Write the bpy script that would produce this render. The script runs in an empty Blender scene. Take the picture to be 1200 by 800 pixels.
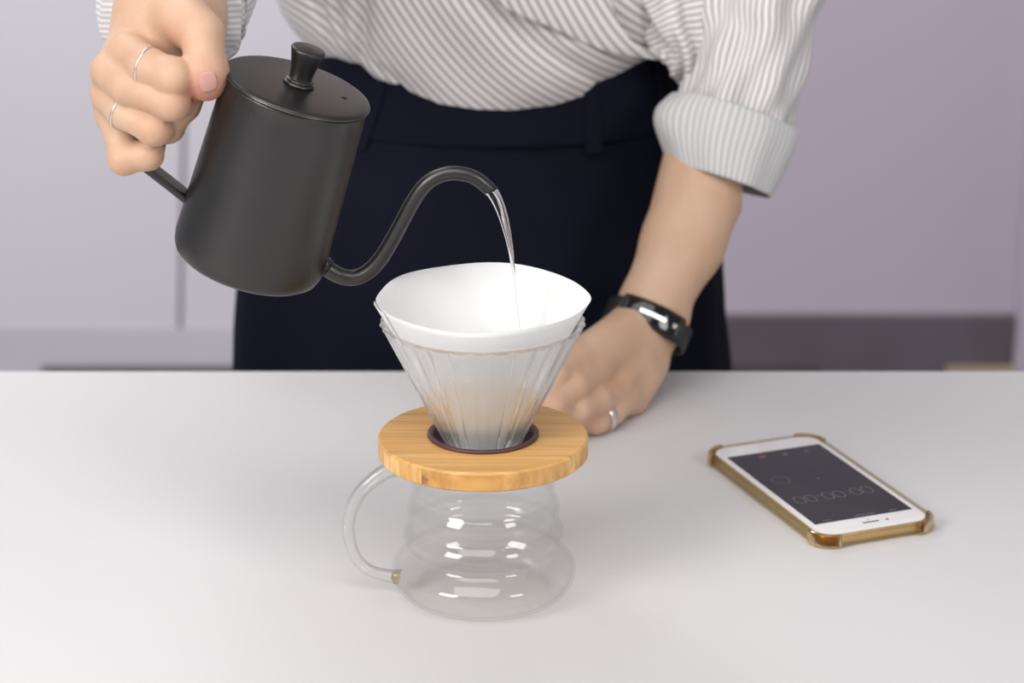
import bpy, bmesh, math, random
import numpy as np
from mathutils import Vector, Matrix
random.seed(4)
C = bpy.context.scene.collection
S = bpy.context.scene
R = math.radians
TZ = 0.75                      # height of the table top

# ------------------------------------------------------------------ camera
FPX = 2833.0; PITCH = R(18.55); CY = -1.293; CZ = TZ + 0.587; ROLL = R(-0.19)
cam = bpy.data.cameras.new('camera'); cam_o = bpy.data.objects.new('camera', cam); C.objects.link(cam_o)
cam.lens = FPX / 1200 * 36; cam.sensor_width = 36
cam_o.location = (0, CY, CZ); cam_o.rotation_euler = (R(90) - PITCH, 0, 0)
cam.dof.use_dof = True; cam.dof.focus_distance = 1.365; cam.dof.aperture_fstop = 7.5
cam.clip_start = 0.05
S.camera = cam_o

# ------------------------------------------------------------------ light
w = bpy.data.worlds.new('world'); S.world = w; w.use_nodes = True
w.node_tree.nodes['Background'].inputs[0].default_value = (0.93, 0.95, 1.0, 1)
w.node_tree.nodes['Background'].inputs[1].default_value = 0.36
def area(name, loc, target, sx, sy, power, col=(1, 1, 1)):
    l = bpy.data.lights.new(name, 'AREA'); l.shape = 'RECTANGLE'; l.size = sx; l.size_y = sy
    l.energy = power; l.color = col
    o = bpy.data.objects.new(name, l); C.objects.link(o); o.location = loc
    o.rotation_euler = (Vector(target) - Vector(loc)).to_track_quat('-Z', 'Y').to_euler()
    return o
area('window_light_key', (-1.55, -1.45, 1.95), (0, 0.1, 0.85), 0.9, 1.0, 36, (1.0, 0.98, 0.96))
area('window_light_fill', (1.45, -1.5, 1.95), (0, 0.1, 0.85), 0.6, 0.7, 13, (1.0, 0.97, 0.95))
area('wall_fill_light', (-1.0, 1.35, 2.6), (-.9, 2.0, .6), 1.0, 1.0, 26, (1.0, 0.98, 0.97))  # unseen fill lamp, added to brighten the back wall and doors
area('ceiling_light', (-0.3, -1.1, 2.6), (-0.1, 0.1, .75), 1.6, 1.2, 20, (1.0, 0.98, 0.96))

S.view_settings.view_transform = 'Standard'; S.view_settings.look = 'None'
S.view_settings.exposure = 0.0; S.view_settings.gamma = 1.0
S.view_settings.use_curve_mapping = False
S.cycles.max_bounces = 14; S.cycles.transmission_bounces = 12; S.cycles.transparent_max_bounces = 16

# ------------------------------------------------------------------ helpers: geometry from measured sight lines
CAM = np.array([0, CY, CZ]); cp, sp = math.cos(PITCH), math.sin(PITCH)
RX = np.array([1.0, 0, 0]); UP = np.array([0, sp, cp]); FW = np.array([0, cp, -sp])
def ray(px, py): return FW + RX * (px - 600) / FPX + UP * (400 - py) / FPX
def P(px, py, Y):
    d = ray(px, py); return CAM + d * ((Y - CY) / d[1])
def T(px, py, z=0.0):
    d = ray(px, py); return CAM + d * ((TZ + z - CZ) / d[2])
def L(px, py, o, n):
    d = ray(px, py); return CAM + d * (np.dot(np.array(o) - CAM, n) / np.dot(d, n))

def mesh_obj(name, verts, faces, mat=None, parent=None, smooth=True, loc=None):
    me = bpy.data.meshes.new(name)
    me.from_pydata([tuple(map(float, v)) for v in verts], [], [tuple(map(int, f)) for f in faces])
    me.update()
    if smooth: me.polygons.foreach_set('use_smooth', [True] * len(me.polygons))
    if mat: me.materials.append(mat)
    o = bpy.data.objects.new(name, me); C.objects.link(o)
    if parent: o.parent = parent
    if loc is not None: o.location = loc
    return o
def bm_obj(name, bm, mat=None, parent=None, smooth=True, loc=None):
    bmesh.ops.recalc_face_normals(bm, faces=bm.faces)
    me = bpy.data.meshes.new(name); bm.to_mesh(me); bm.free()
    if smooth: me.polygons.foreach_set('use_smooth', [True] * len(me.polygons))
    if mat: me.materials.append(mat)
    o = bpy.data.objects.new(name, me); C.objects.link(o)
    if parent: o.parent = parent
    if loc is not None: o.location = loc
    return o
def empty(name, loc, label, cat, group=None):
    o = bpy.data.objects.new(name, None); C.objects.link(o); o.location = loc; o.empty_display_size = 0.02
    o['label'] = label; o['category'] = cat
    if group: o['group'] = group
    return o
def tag(o, label, cat, group=None):
    o['label'] = label; o['category'] = cat
    if group: o['group'] = group
    return o
def structure(o): o['kind'] = 'structure'; return o
def sharp(o, ang=35):
    me = o.data; bm = bmesh.new(); bm.from_mesh(me)
    for e in bm.edges:
        if len(e.link_faces) == 2 and e.calc_face_angle(0) > R(ang): e.smooth = False
    bm.to_mesh(me); bm.free(); return o
def lathe(prof, n=96, closed=False, f=None):
    """profile [(r,z)] spun about z; f(theta, r, z) -> (r, z)"""
    V = []; F = []
    m = len(prof)
    for j, (r, z) in enumerate(prof):
        for i in range(n):
            t = 2 * math.pi * i / n; rr, zz = (r, z) if f is None else f(t, r, z, j)
            V.append((rr * math.cos(t), rr * math.sin(t), zz))
    for j in range(m if closed else m - 1):
        k = (j + 1) % m
        for i in range(n):
            F.append((j * n + i, j * n + (i + 1) % n, k * n + (i + 1) % n, k * n + i))
    return V, F
def catmull(pts, per=8):
    pts = [np.array(p, float) for p in pts]; out = []
    Q = [2 * pts[0] - pts[1]] + pts + [2 * pts[-1] - pts[-2]]
    for i in range(1, len(Q) - 2):
        for k in range(per):
            t = k / per; a, b, c, d = Q[i - 1], Q[i], Q[i + 1], Q[i + 2]
            out.append(0.5 * (2 * b + (c - a) * t + (2 * a - 5 * b + 4 * c - d) * t * t + (3 * b - a - 3 * c + d) * t ** 3))
    out.append(pts[-1]); return np.array(out)
def tube(path, rad, n=24, up=None, cap=True, section=None):
    """sweep along path; rad scalar/list; section(theta,i)->(a,b) offsets along (side, up) frame"""
    path = np.array(path, float); m = len(path)
    if np.isscalar(rad): rad = [rad] * m
    T_ = np.gradient(path, axis=0); T_ /= np.linalg.norm(T_, axis=1)[:, None]
    u = np.array(up if up is not None else (0, 0, 1), float)
    if abs(np.dot(u, T_[0])) > .95: u = np.array([0, 1, 0.])
    V = []; F = []
    for i in range(m):
        u = u - T_[i] * np.dot(u, T_[i]); u /= np.linalg.norm(u); s = np.cross(T_[i], u)
        for k in range(n):
            t = 2 * math.pi * k / n
            a, b = (rad[i] * math.cos(t), rad[i] * math.sin(t)) if section is None else section(t, i)
            V.append(path[i] + s * a + u * b)
    for i in range(m - 1):
        for k in range(n):
            F.append((i * n + k, i * n + (k + 1) % n, (i + 1) * n + (k + 1) % n, (i + 1) * n + k))
    if cap:
        F.append(tuple(range(n))[::-1]); F.append(tuple((m - 1) * n + k for k in range(n)))
    return V, F
def merge(*vf):
    V = []; F = []
    for v, f in vf:
        o = len(V); V += list(v); F += [tuple(i + o for i in q) for q in f]
    return V, F
def box_bm(sx, sy, sz, c=(0, 0, 0), bevel=0.0, seg=2):
    bm = bmesh.new(); bmesh.ops.create_cube(bm, size=1)
    for v in bm.verts: v.co = Vector((v.co.x * sx + c[0], v.co.y * sy + c[1], v.co.z * sz + c[2]))
    if bevel: bmesh.ops.bevel(bm, geom=bm.edges[:], offset=bevel, segments=seg, profile=.5, affect='EDGES')
    return bm
def rrect(sx, sy, r, seg=8):
    out = []
    for cx, cy, a0 in ((sx / 2 - r, sy / 2 - r, 0), (-sx / 2 + r, sy / 2 - r, 90), (-sx / 2 + r, -sy / 2 + r, 180), (sx / 2 - r, -sy / 2 + r, 270)):
        for k in range(seg + 1):
            a = R(a0 + 90 * k / seg); out.append((cx + r * math.cos(a), cy + r * math.sin(a)))
    return out
def slab(rings):
    """rings: list of lists of 3D points, all the same length; capped prism"""
    n = len(rings[0]); V = [p for r_ in rings for p in r_]; F = []
    for j in range(len(rings) - 1):
        for i in range(n): F.append((j * n + i, j * n + (i + 1) % n, (j + 1) * n + (i + 1) % n, (j + 1) * n + i))
    F.append(tuple(range(n))[::-1]); F.append(tuple((len(rings) - 1) * n + i for i in range(n)))
    return V, F

# ------------------------------------------------------------------ materials
def mat(name, col, rough=0.5, metal=0.0, **kw):
    m = bpy.data.materials.new(name); m.use_nodes = True
    b = m.node_tree.nodes['Principled BSDF']
    b.inputs['Base Color'].default_value = (*col, 1); b.inputs['Roughness'].default_value = rough
    b.inputs['Metallic'].default_value = metal
    for k, v in kw.items(): b.inputs[k.replace('_', ' ')].default_value = v
    return m
def N(m, t, **kw):
    n = m.node_tree.nodes.new(t)
    for k, v in kw.items(): setattr(n, k, v)
    return n
def lk(m, a, b): m.node_tree.links.new(a, b)
def noise(m, scale, detail=3, vec=None, rough=.5):
    n = N(m, 'ShaderNodeTexNoise'); n.inputs['Scale'].default_value = scale; n.inputs['Detail'].default_value = detail
    n.inputs['Roughness'].default_value = rough
    if vec is not None: lk(m, vec, n.inputs['Vector'])
    return n
def ramp(m, fac, stops):
    r = N(m, 'ShaderNodeValToRGB'); e = r.color_ramp.elements
    while len(e) < len(stops): e.new(0.5)
    for i, (p, c) in enumerate(stops): e[i].position = p; e[i].color = (*c, 1)
    lk(m, fac, r.inputs[0]); return r
def bump(m, height, strength, dist=0.001):
    b = N(m, 'ShaderNodeBump'); b.inputs['Strength'].default_value = strength; b.inputs['Distance'].default_value = dist
    lk(m, height, b.inputs['Height']); lk(m, b.outputs[0], m.node_tree.nodes['Principled BSDF'].inputs['Normal']); return b
def objco(m):
    return N(m, 'ShaderNodeTexCoord').outputs['Object']
def mapping(m, vec, scale=(1, 1, 1), rot=(0, 0, 0)):
    n = N(m, 'ShaderNodeMapping'); n.inputs['Scale'].default_value = scale; n.inputs['Rotation'].default_value = rot
    lk(m, vec, n.inputs['Vector']); return n.outputs[0]
def pb(m): return m.node_tree.nodes['Principled BSDF']

M_table = mat('white_table_paper', (.66, .65, .655), .5)
nz = noise(M_table, 3.5, 3, objco(M_table)); rp = ramp(M_table, nz.outputs[0], [(.3, (.635, .616, .622)), (.7, (.665, .650, .652))])
lk(M_table, rp.outputs[0], pb(M_table).inputs['Base Color']); nz2 = noise(M_table, 9, 2, objco(M_table)); bump(M_table, nz2.outputs[0], .35, .004)
M_wall = mat('lavender_wall_paint', (.42, .36, .45), .8)
nz = noise(M_wall, 1.2, 3, objco(M_wall)); rp = ramp(M_wall, nz.outputs[0], [(.3, (.60, .53, .64)), (.7, (.64, .56, .66))])
lk(M_wall, rp.outputs[0], pb(M_wall).inputs['Base Color']); bump(M_wall, noise(M_wall, 60, 3, objco(M_wall)).outputs[0], .1, .002)
M_door = mat('pale_lilac_door_paint', (.60, .57, .65), .55)
nz = noise(M_door, 1.0, 2, objco(M_door)); rp = ramp(M_door, nz.outputs[0], [(.3, (.80, .765, .84)), (.7, (.84, .80, .88))])
lk(M_door, rp.outputs[0], pb(M_door).inputs['Base Color'])
M_base = mat('dark_mauve_baseboard', (.13, .105, .13), .6)
nz = noise(M_base, 5, 2, objco(M_base)); rp = ramp(M_base, nz.outputs[0], [(.3, (.125, .10, .115)), (.7, (.16, .13, .165))])
lk(M_base, rp.outputs[0], pb(M_base).inputs['Base Color'])
M_base2 = mat('greyed_lilac_baseboard', (.66, .63, .71), .6)
lk(M_base2, ramp(M_base2, noise(M_base2, 5, 2, objco(M_base2)).outputs[0], [(.3, (.67, .645, .71)), (.7, (.71, .685, .755))]).outputs[0], pb(M_base2).inputs['Base Color'])
M_floor = mat('grey_floor_tile', (.10, .09, .095), .5)
nz = noise(M_floor, 8, 3, objco(M_floor)); rp = ramp(M_floor, nz.outputs[0], [(.3, (.07, .06, .065)), (.7, (.12, .11, .11))])
lk(M_floor, rp.outputs[0], pb(M_floor).inputs['Base Color'])
M_gap = mat('door_gap_painted_shade', (.30, .28, .33), .8)  # grey that paints in the shade of the gap between the doors
lk(M_gap, ramp(M_gap, noise(M_gap, 20, 2, objco(M_gap)).outputs[0], [(.3, (.28, .26, .31)), (.7, (.33, .31, .36))]).outputs[0], pb(M_gap).inputs['Base Color'])
M_beige = mat('beige_cardboard', (.50, .42, .28), .8)
lk(M_beige, ramp(M_beige, noise(M_beige, 30, 3, objco(M_beige)).outputs[0], [(.3, (.46, .38, .25)), (.7, (.54, .46, .31))]).outputs[0], pb(M_beige).inputs['Base Color'])

M_kettle = mat('gunmetal_coated_steel', (.070, .068, .067), .33, .9)
nz = noise(M_kettle, 900, 2, objco(M_kettle)); bump(M_kettle, nz.outputs[0], .3, .0003)
r2 = ramp(M_kettle, noise(M_kettle, 14, 3, objco(M_kettle)).outputs[0], [(.3, (.33,) * 3), (.7, (.42,) * 3)]); lk(M_kettle, r2.outputs[0], pb(M_kettle).inputs['Roughness'])
M_kedge = mat('polished_gunmetal_rim', (.16, .155, .15), .22, .9)
bump(M_kedge, noise(M_kedge, 500, 2, objco(M_kedge)).outputs[0], .05, .0002)
M_hole = mat('vent_hole_dark', (.004, .004, .004), .9)
bump(M_hole, noise(M_hole, 500, 2, objco(M_hole)).outputs[0], .05, .0002)

def glass(name, ior=1.47, rough=0.0, clear=0.0, tint=(1, 1, 1), wob=.0004):
    m = bpy.data.materials.new(name); m.use_nodes = True; nt = m.node_tree; nt.nodes.clear()
    o = nt.nodes.new('ShaderNodeOutputMaterial'); g = nt.nodes.new('ShaderNodeBsdfGlass')
    g.inputs['IOR'].default_value = ior; g.inputs['Roughness'].default_value = rough; g.inputs['Color'].default_value = (*tint, 1)
    nzz = nt.nodes.new('ShaderNodeTexNoise'); nzz.inputs['Scale'].default_value = 45
    tc = nt.nodes.new('ShaderNodeTexCoord'); nt.links.new(tc.outputs['Object'], nzz.inputs['Vector'])
    bb = nt.nodes.new('ShaderNodeBump'); bb.inputs['Strength'].default_value = .04; bb.inputs['Distance'].default_value = wob
    nt.links.new(nzz.outputs[0], bb.inputs['Height']); nt.links.new(bb.outputs[0], g.inputs['Normal'])
    if clear > 0:
        t = nt.nodes.new('ShaderNodeBsdfTransparent'); mx = nt.nodes.new('ShaderNodeMixShader'); mx.inputs[0].default_value = clear
        t.inputs[0].default_value = (*tint, 1)
        nt.links.new(g.outputs[0], mx.inputs[1]); nt.links.new(t.outputs[0], mx.inputs[2]); nt.links.new(mx.outputs[0], o.inputs[0])
    else: nt.links.new(g.outputs[0], o.inputs[0])
    return m
def thin_glass(name, refr=.2, tint=(1, 1, 1), ior=1.45, edge=.75):
    m = glass(name, ior, 0, 0, tint); nt = m.node_tree; g = [n for n in nt.nodes if n.type == 'BSDF_GLASS'][0]; o = [n for n in nt.nodes if n.type == 'OUTPUT_MATERIAL'][0]
    t = nt.nodes.new('ShaderNodeBsdfTransparent'); t.inputs[0].default_value = (*tint, 1)
    gl = nt.nodes.new('ShaderNodeBsdfGlossy'); gl.inputs['Roughness'].default_value = .02
    lw = nt.nodes.new('ShaderNodeLayerWeight'); lw.inputs['Blend'].default_value = .5
    pw = nt.nodes.new('ShaderNodeMath'); pw.operation = 'POWER'; pw.inputs[1].default_value = 5.0; nt.links.new(lw.outputs['Facing'], pw.inputs[0])
    ma = nt.nodes.new('ShaderNodeMath'); ma.operation = 'MULTIPLY_ADD'; ma.inputs[1].default_value = edge; ma.inputs[2].default_value = .035; nt.links.new(pw.outputs[0], ma.inputs[0])
    m1 = nt.nodes.new('ShaderNodeMixShader'); nt.links.new(ma.outputs[0], m1.inputs[0]); nt.links.new(t.outputs[0], m1.inputs[1]); nt.links.new(gl.outputs[0], m1.inputs[2])
    m2 = nt.nodes.new('ShaderNodeMixShader'); m2.inputs[0].default_value = refr; nt.links.new(m1.outputs[0], m2.inputs[1]); nt.links.new(g.outputs[0], m2.inputs[2])
    nt.links.new(m2.outputs[0], o.inputs[0]); return m
M_glass = thin_glass('borosilicate_glass', .02, (.998, .999, .997), 1.45, .42)
M_glass_thick = thin_glass('solid_glass_rod', .30, (.985, .99, .985), 1.47, .5)
M_glass_rib = glass('fluted_glass', 1.45, 0, .38, (.998, .998, .995))
M_water = glass('clear_water', 1.33, 0, .0, (1, 1, 1))

M_paper = mat('white_filter_paper', (.90, .90, .895), .9)
nz = noise(M_paper, 700, 3, objco(M_paper)); bump(M_paper, nz.outputs[0], .25, .0004)
_tl = N(M_paper, 'ShaderNodeBsdfTranslucent'); _tl.inputs[0].default_value = (.93, .93, .92, 1); _mx = N(M_paper, 'ShaderNodeMixShader'); _mx.inputs[0].default_value = .25
lk(M_paper, pb(M_paper).outputs[0], _mx.inputs[1]); lk(M_paper, _tl.outputs[0], _mx.inputs[2])
lk(M_paper, _mx.outputs[0], M_paper.node_tree.nodes['Material Output'].inputs[0])

# bamboo: long fine grain across x, with glued strips of slightly different tone
M_bamboo = mat('laminated_bamboo', (.60, .34, .12), .38)
oc = objco(M_bamboo)
g1 = noise(M_bamboo, 1.0, 5, mapping(M_bamboo, oc, (9, 420, 60)), .6)
g2 = noise(M_bamboo, 1.0, 3, mapping(M_bamboo, oc, (5, 110, 40)))
rp = ramp(M_bamboo, g1.outputs[0], [(.30, (.52, .26, .075)), (.5, (.70, .385, .125)), (.72, (.80, .49, .19))])
rp2 = ramp(M_bamboo, g2.outputs[0], [(.35, (.80, .76, .70)), (.6, (1, 1, 1))])
mxn = N(M_bamboo, 'ShaderNodeMixRGB', blend_type='MULTIPLY'); mxn.inputs[0].default_value = .8
lk(M_bamboo, rp.outputs[0], mxn.inputs[1]); lk(M_bamboo, rp2.outputs[0], mxn.inputs[2])
lk(M_bamboo, mxn.outputs[0], pb(M_bamboo).inputs['Base Color']); bump(M_bamboo, g1.outputs[0], .15, .0004)
def bamboo_tone(name, mul):
    m = M_bamboo.copy(); m.name = name
    nodes = m.node_tree.nodes
    b = nodes['Principled BSDF']; l = b.inputs['Base Color'].links[0].from_socket
    k = nodes.new('ShaderNodeMixRGB'); k.blend_type = 'MULTIPLY'; k.inputs[0].default_value = 1; k.inputs[2].default_value = (*mul, 1)
    m.node_tree.links.new(l, k.inputs[1]); m.node_tree.links.new(k.outputs[0], b.inputs['Base Color']); return m
M_bamboo_l = bamboo_tone('laminated_bamboo_pale', (1.16, 1.24, 1.35))
M_bamboo_d = bamboo_tone('laminated_bamboo_brown', (.90, .85, .76))
_m = M_bamboo_d; _b = _m.node_tree.nodes['Principled BSDF']; _src = _b.inputs['Base Color'].links[0].from_socket
_mp = mapping(_m, objco(_m)); _vs = N(_m, 'ShaderNodeVectorMath', operation='DISTANCE'); lk(_m, _mp, _vs.inputs[0]); _vs.inputs[1].default_value = (-.0345, -.0492, .0035)
_nz = noise(_m, 300, 4, objco(_m), .7); _ad = N(_m, 'ShaderNodeMath', operation='MULTIPLY_ADD'); lk(_m, _nz.outputs[0], _ad.inputs[0]); _ad.inputs[1].default_value = .014; lk(_m, _vs.outputs['Value'], _ad.inputs[2])
_rp = ramp(_m, _ad.outputs[0], [(.0085, (.22, .18, .16)), (.0135, (1, 1, 1))]); _k = N(_m, 'ShaderNodeMixRGB', blend_type='MULTIPLY'); _k.inputs[0].default_value = 1
lk(_m, _src, _k.inputs[1]); lk(_m, _rp.outputs[0], _k.inputs[2]); lk(_m, _k.outputs[0], _b.inputs['Base Color'])
M_gasket = mat('plum_silicone', (.085, .035, .04), .45)
bump(M_gasket, noise(M_gasket, 300, 2, objco(M_gasket)).outputs[0], .1, .0003)

# skin
M_skin = mat('light_warm_skin', (.67, .42, .29), .5)
oc = objco(M_skin)
a1 = noise(M_skin, 34, 3, oc); rp = ramp(M_skin, a1.outputs[0], [(.3, (.565, .345, .225)), (.55, (.615, .40, .27)), (.75, (.635, .435, .305))])
att = N(M_skin, 'ShaderNodeAttribute', attribute_name='blush')
mxn = N(M_skin, 'ShaderNodeMixRGB'); mxn.inputs[2].default_value = (.62, .23, .155, 1)
lk(M_skin, att.outputs['Fac'], mxn.inputs[0]); lk(M_skin, rp.outputs[0], mxn.inputs[1]); lk(M_skin, mxn.outputs[0], pb(M_skin).inputs['Base Color'])
vz = N(M_skin, 'ShaderNodeTexVoronoi'); vz.inputs['Scale'].default_value = 1100; lk(M_skin, oc, vz.inputs['Vector'])
sn_ = noise(M_skin, 150, 4, oc, .65); ad_ = N(M_skin, 'ShaderNodeMath', operation='ADD'); lk(M_skin, vz.outputs[0], ad_.inputs[0]); lk(M_skin, sn_.outputs[0], ad_.inputs[1])
bump(M_skin, ad_.outputs[0], .30, .0005)
pb(M_skin).inputs['Subsurface Weight'].default_value = .15; pb(M_skin).inputs['Subsurface Scale'].default_value = .006
pb(M_skin).inputs['Subsurface Radius'].default_value = (1, .4, .25)
M_nail = mat('pink_fingernail', (.62, .33, .28), .28)
bump(M_nail, noise(M_nail, 200, 2, objco(M_nail)).outputs[0], .1, .0003)
M_hair = mat('dark_hair', (.02, .015, .012), .5)
bump(M_hair, noise(M_hair, 1, 3, mapping(M_hair, objco(M_hair), (200, 200, 8))).outputs[0], .5, .003)

def striped(name, a, b, duty=.42):
    m = mat(name, a, .85)
    at = N(m, 'ShaderNodeAttribute', attribute_name='stripe')
    sn = N(m, 'ShaderNodeMath', operation='SINE'); lk(m, at.outputs['Fac'], sn.inputs[0])
    rp = ramp(m, sn.outputs[0], [(0, a), (.02, a), (.45, b)])
    mp = N(m, 'ShaderNodeMapRange'); mp.inputs[1].default_value = -1; mp.inputs[2].default_value = 1
    lk(m, sn.outputs[0], mp.inputs[0]); lk(m, mp.outputs[0], rp.inputs[0])
    e = rp.color_ramp.elements; e[0].position = 0; e[1].position = 1 - duty - .12; e[2].position = 1 - duty + .16
    e[0].color = (*a, 1); e[1].color = (*a, 1); e[2].color = (*b, 1)
    lk(m, rp.outputs[0], pb(m).inputs['Base Color'])
    wv = noise(m, 900, 2, objco(m)); bump(m, wv.outputs[0], .3, .0004)
    pb(m).inputs['Sheen Weight'].default_value = .15
    return m
M_shirt = striped('white_and_grey_striped_cotton', (.76, .71, .715), (.38, .37, .365))
M_cuff = striped('pale_underside_striped_cotton', (.66, .64, .64), (.47, .465, .465), .5)
M_navy = mat('navy_wool_cloth', (.0075, .0095, .022), .85, Specular_IOR_Level=.12)
bump(M_navy, noise(M_navy, 700, 2, objco(M_navy)).outputs[0], .3, .0005)
rp = ramp(M_navy, noise(M_navy, 12, 3, objco(M_navy)).outputs[0], [(.3, (.0036, .0043, .0105)), (.7, (.0050, .0060, .0145))]); lk(M_navy, rp.outputs[0], pb(M_navy).inputs['Base Color'])
M_silver = mat('silver', (.80, .76, .72), .3, 1.0)
bump(M_silver, noise(M_silver, 40, 2, objco(M_silver)).outputs[0], .03, .0001)
M_band = mat('black_rubber', (.010, .010, .011), .42)
bump(M_band, noise(M_band, 600, 2, objco(M_band)).outputs[0], .1, .0003)
M_bandface = mat('black_gloss_display', (.004, .004, .005), .06)
bump(M_bandface, noise(M_bandface, 10, 2, objco(M_bandface)).outputs[0], .01, .0002)
M_gold = mat('gold_anodised_aluminium', (.80, .66, .44), .30, .85)
bump(M_gold, noise(M_gold, 800, 2, objco(M_gold)).outputs[0], .05, .0002)
M_case = thin_glass('amber_clear_case', .3, (.93, .88, .77), 1.4, .5)
M_case2 = glass('amber_case_corner', 1.42, .05, .35, (.80, .68, .46))
M_phone = mat('white_phone_glass', (.78, .755, .76), .12)
bump(M_phone, noise(M_phone, 5, 2, objco(M_phone)).outputs[0], .01, .0002)
M_screen = mat('dim_dark_screen', (.020, .018, .022), .15, Specular_IOR_Level=.2)
lk(M_screen, ramp(M_screen, noise(M_screen, 30, 3, objco(M_screen)).outputs[0], [(.35, (.017, .015, .019)), (.7, (.026, .024, .028))]).outputs[0], pb(M_screen).inputs['Base Color'])
M_digit = mat('grey_screen_digits', (.14, .13, .14), .4)
lk(M_digit, ramp(M_digit, noise(M_digit, 100, 2, objco(M_digit)).outputs[0], [(.3, (.13, .12, .13)), (.7, (.15, .14, .15))]).outputs[0], pb(M_digit).inputs['Base Color'])
M_orange = mat('orange_screen_icon', (.35, .07, .03), .4)
lk(M_orange, ramp(M_orange, noise(M_orange, 100, 2, objco(M_orange)).outputs[0], [(.3, (.33, .07, .03)), (.7, (.37, .08, .03))]).outputs[0], pb(M_orange).inputs['Base Color'])
M_slot = mat('dark_speaker_slot', (.10, .09, .08), .6)
bump(M_slot, noise(M_slot, 900, 2, objco(M_slot)).outputs[0], .2, .0003)

# ================================================================== the setting
WY = 2.50
def plane_box(name, x0, x1, y0, y1, z0, z1, m, bevel=0, parent=None):
    c = ((x0 + x1) / 2, (y0 + y1) / 2, (z0 + z1) / 2)
    return bm_obj(name, box_bm(x1 - x0, y1 - y0, z1 - z0, (0, 0, 0), bevel), m, parent, smooth=False, loc=c)
structure(plane_box('floor', -2.6, 2.6, -3.0, WY + .1, -.10, 0, M_floor))
structure(plane_box('wall_back', -2.6, 2.6, WY, WY + .1, 0, 2.8, M_wall))
xs = P(212, 300, WY - .03)[0]; xe = P(560, 300, WY - .03)[0]
pa, pb_ = P(218, 60, WY - .03), P(210.5, 430, WY - .03); sl_ = (pa[0] - pb_[0]) / (pa[2] - pb_[2])
def sx_(z): return pb_[0] + (z - pb_[2]) * sl_
def lean(name, f0, f1, y0, y1, z0, z1, m):
    V = [(f(z), y, z) for z in (z0, z1) for y in (y0, y1) for f in (f0, f1)]
    F = [(0, 1, 3, 2), (4, 6, 7, 5), (0, 4, 5, 1), (2, 3, 7, 6), (0, 2, 6, 4), (1, 5, 7, 3)]
    return mesh_obj(name, V, F, m, None, smooth=False)
structure(lean('door_1', lambda z: xs - 1.0, lambda z: sx_(z) - .004, WY - .035, WY - .0005, .012, 2.1, M_door))
structure(lean('door_2', lambda z: sx_(z) + .004, lambda z: xe, WY - .035, WY - .0005, .012, 2.1, M_door))
structure(lean('trim_1', lambda z: sx_(z) - .0038, lambda z: sx_(z) + .0038, WY - .026, WY - .0005, .012, 2.1, M_gap))  # strip filling the door gap, coloured as the shade inside it
zt = P(1000, 371, WY - .02)[2]
xr = P(1190, 400, WY - .02)[0]
structure(plane_box('baseboard_back', xe, xr, WY - .02, WY - .0005, 0, zt, M_base, .003))
structure(plane_box('trim_2', xr, xr + .35, WY - .03, WY - .0005, 0, 2.2, M_wall, .003))
zl = P(200, 385, WY - .04)[2]
structure(plane_box('baseboard_left', xs - 1.0, xe, WY - .0365, WY - .0355, 0.014, zl, M_base2, 0))
structure(plane_box('trim_3', P(50, 432, WY - .05)[0], xe, WY - .060, WY - .0465, 0.0, P(200, 430, WY - .05)[2], M_floor))
structure(plane_box('trim_4', P(845, 429, WY - .05)[0], P(958, 429, WY - .05)[0], WY - .035, WY - .0205, 0.0, P(900, 429.5, WY - .03)[2], M_floor))
bx = P(1150, 427, WY - .04)
sl = plane_box('cardboard_sheet', bx[0] - .055, bx[0] + .055, WY - .046, WY - .022, 0.0, P(1150, 430, WY - .03)[2], M_beige, .001)
tag(sl, 'small beige board lying on the floor against the dark baseboard at right', 'board')

# ================================================================== table
t = empty('table', (0, -.35, TZ), 'long table with a plain white matte top', 'table')
te = T(600, 434, 0)[1]
def tl(name, x0, x1, y0, y1, z0, z1, m, bevel=0):
    o = plane_box(name, x0, x1, y0, y1, z0, z1, m, bevel, t); o.location = Vector(o.location) - t.location; return o
tl('tabletop', -1.1, 1.1, -1.0, te, TZ - .03, TZ, M_table, .002)
for x in (-1.03, 1.03):
    for y in (-.93, te - .07): tl('leg', x - .025, x + .025, y - .025, y + .025, 0, TZ - .03, M_floor, .002)

# ================================================================== carafe
CX, CYY = -0.0165, 0.0
car = empty('glass_carafe', (CX, CYY, TZ), 'clear ribbed glass coffee carafe standing under the wooden collar', 'carafe')
prof = [(0, .0015), (.030, .0012), (.040, .0006), (.0455, .0012), (.0495, .0045), (.0525, .0095), (.0535, .0145), (.0525, .0190), (.0485, .0232), (.0445, .0265),
        (.0436, .0290), (.0450, .0318), (.0466, .0352), (.0466, .0385), (.0448, .0418), (.0428, .0442), (.0424, .0462), (.0434, .0490), (.0440, .0515), (.0438, .0545), (.0424, .0580),
        (.0406, .0610), (.0404, .0640), (.0412, .0670), (.0412, .0700), (.0400, .0735), (.0392, .0770), (.0394, .0810), (.0405, .0853)]
pc = catmull(prof, 4)
th = .0016
nrm = np.gradient(pc, axis=0); nrm = np.stack([-nrm[:, 1], nrm[:, 0]], 1); nrm /= np.linalg.norm(nrm, axis=1)[:, None]
inner = pc + nrm * th; inner = inner[inner[:, 0] > 0]
full = [tuple(p) for p in pc if p[0] > 1e-5]; full = [(1e-5, .0015)] + full
inn = [tuple(p) for p in inner[::-1] if p[0] > .002] + [(1e-5, .0032)]
V, F = lathe(full + inn, 96)
body = mesh_obj('body', V, F, M_glass, car)
hp = [(472, 555), (452, 556), (432, 566), (416, 585), (408, 612), (411, 640), (421, 659), (438, 671), (469, 677)]
hy = [.0, -.002, -.003, -.003, -.003, -.003, -.003, -.003, -.003]
hpts = [P(a, b, y) - np.array([CX, CYY, TZ]) for (a, b), y in zip(hp, hy)]
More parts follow.
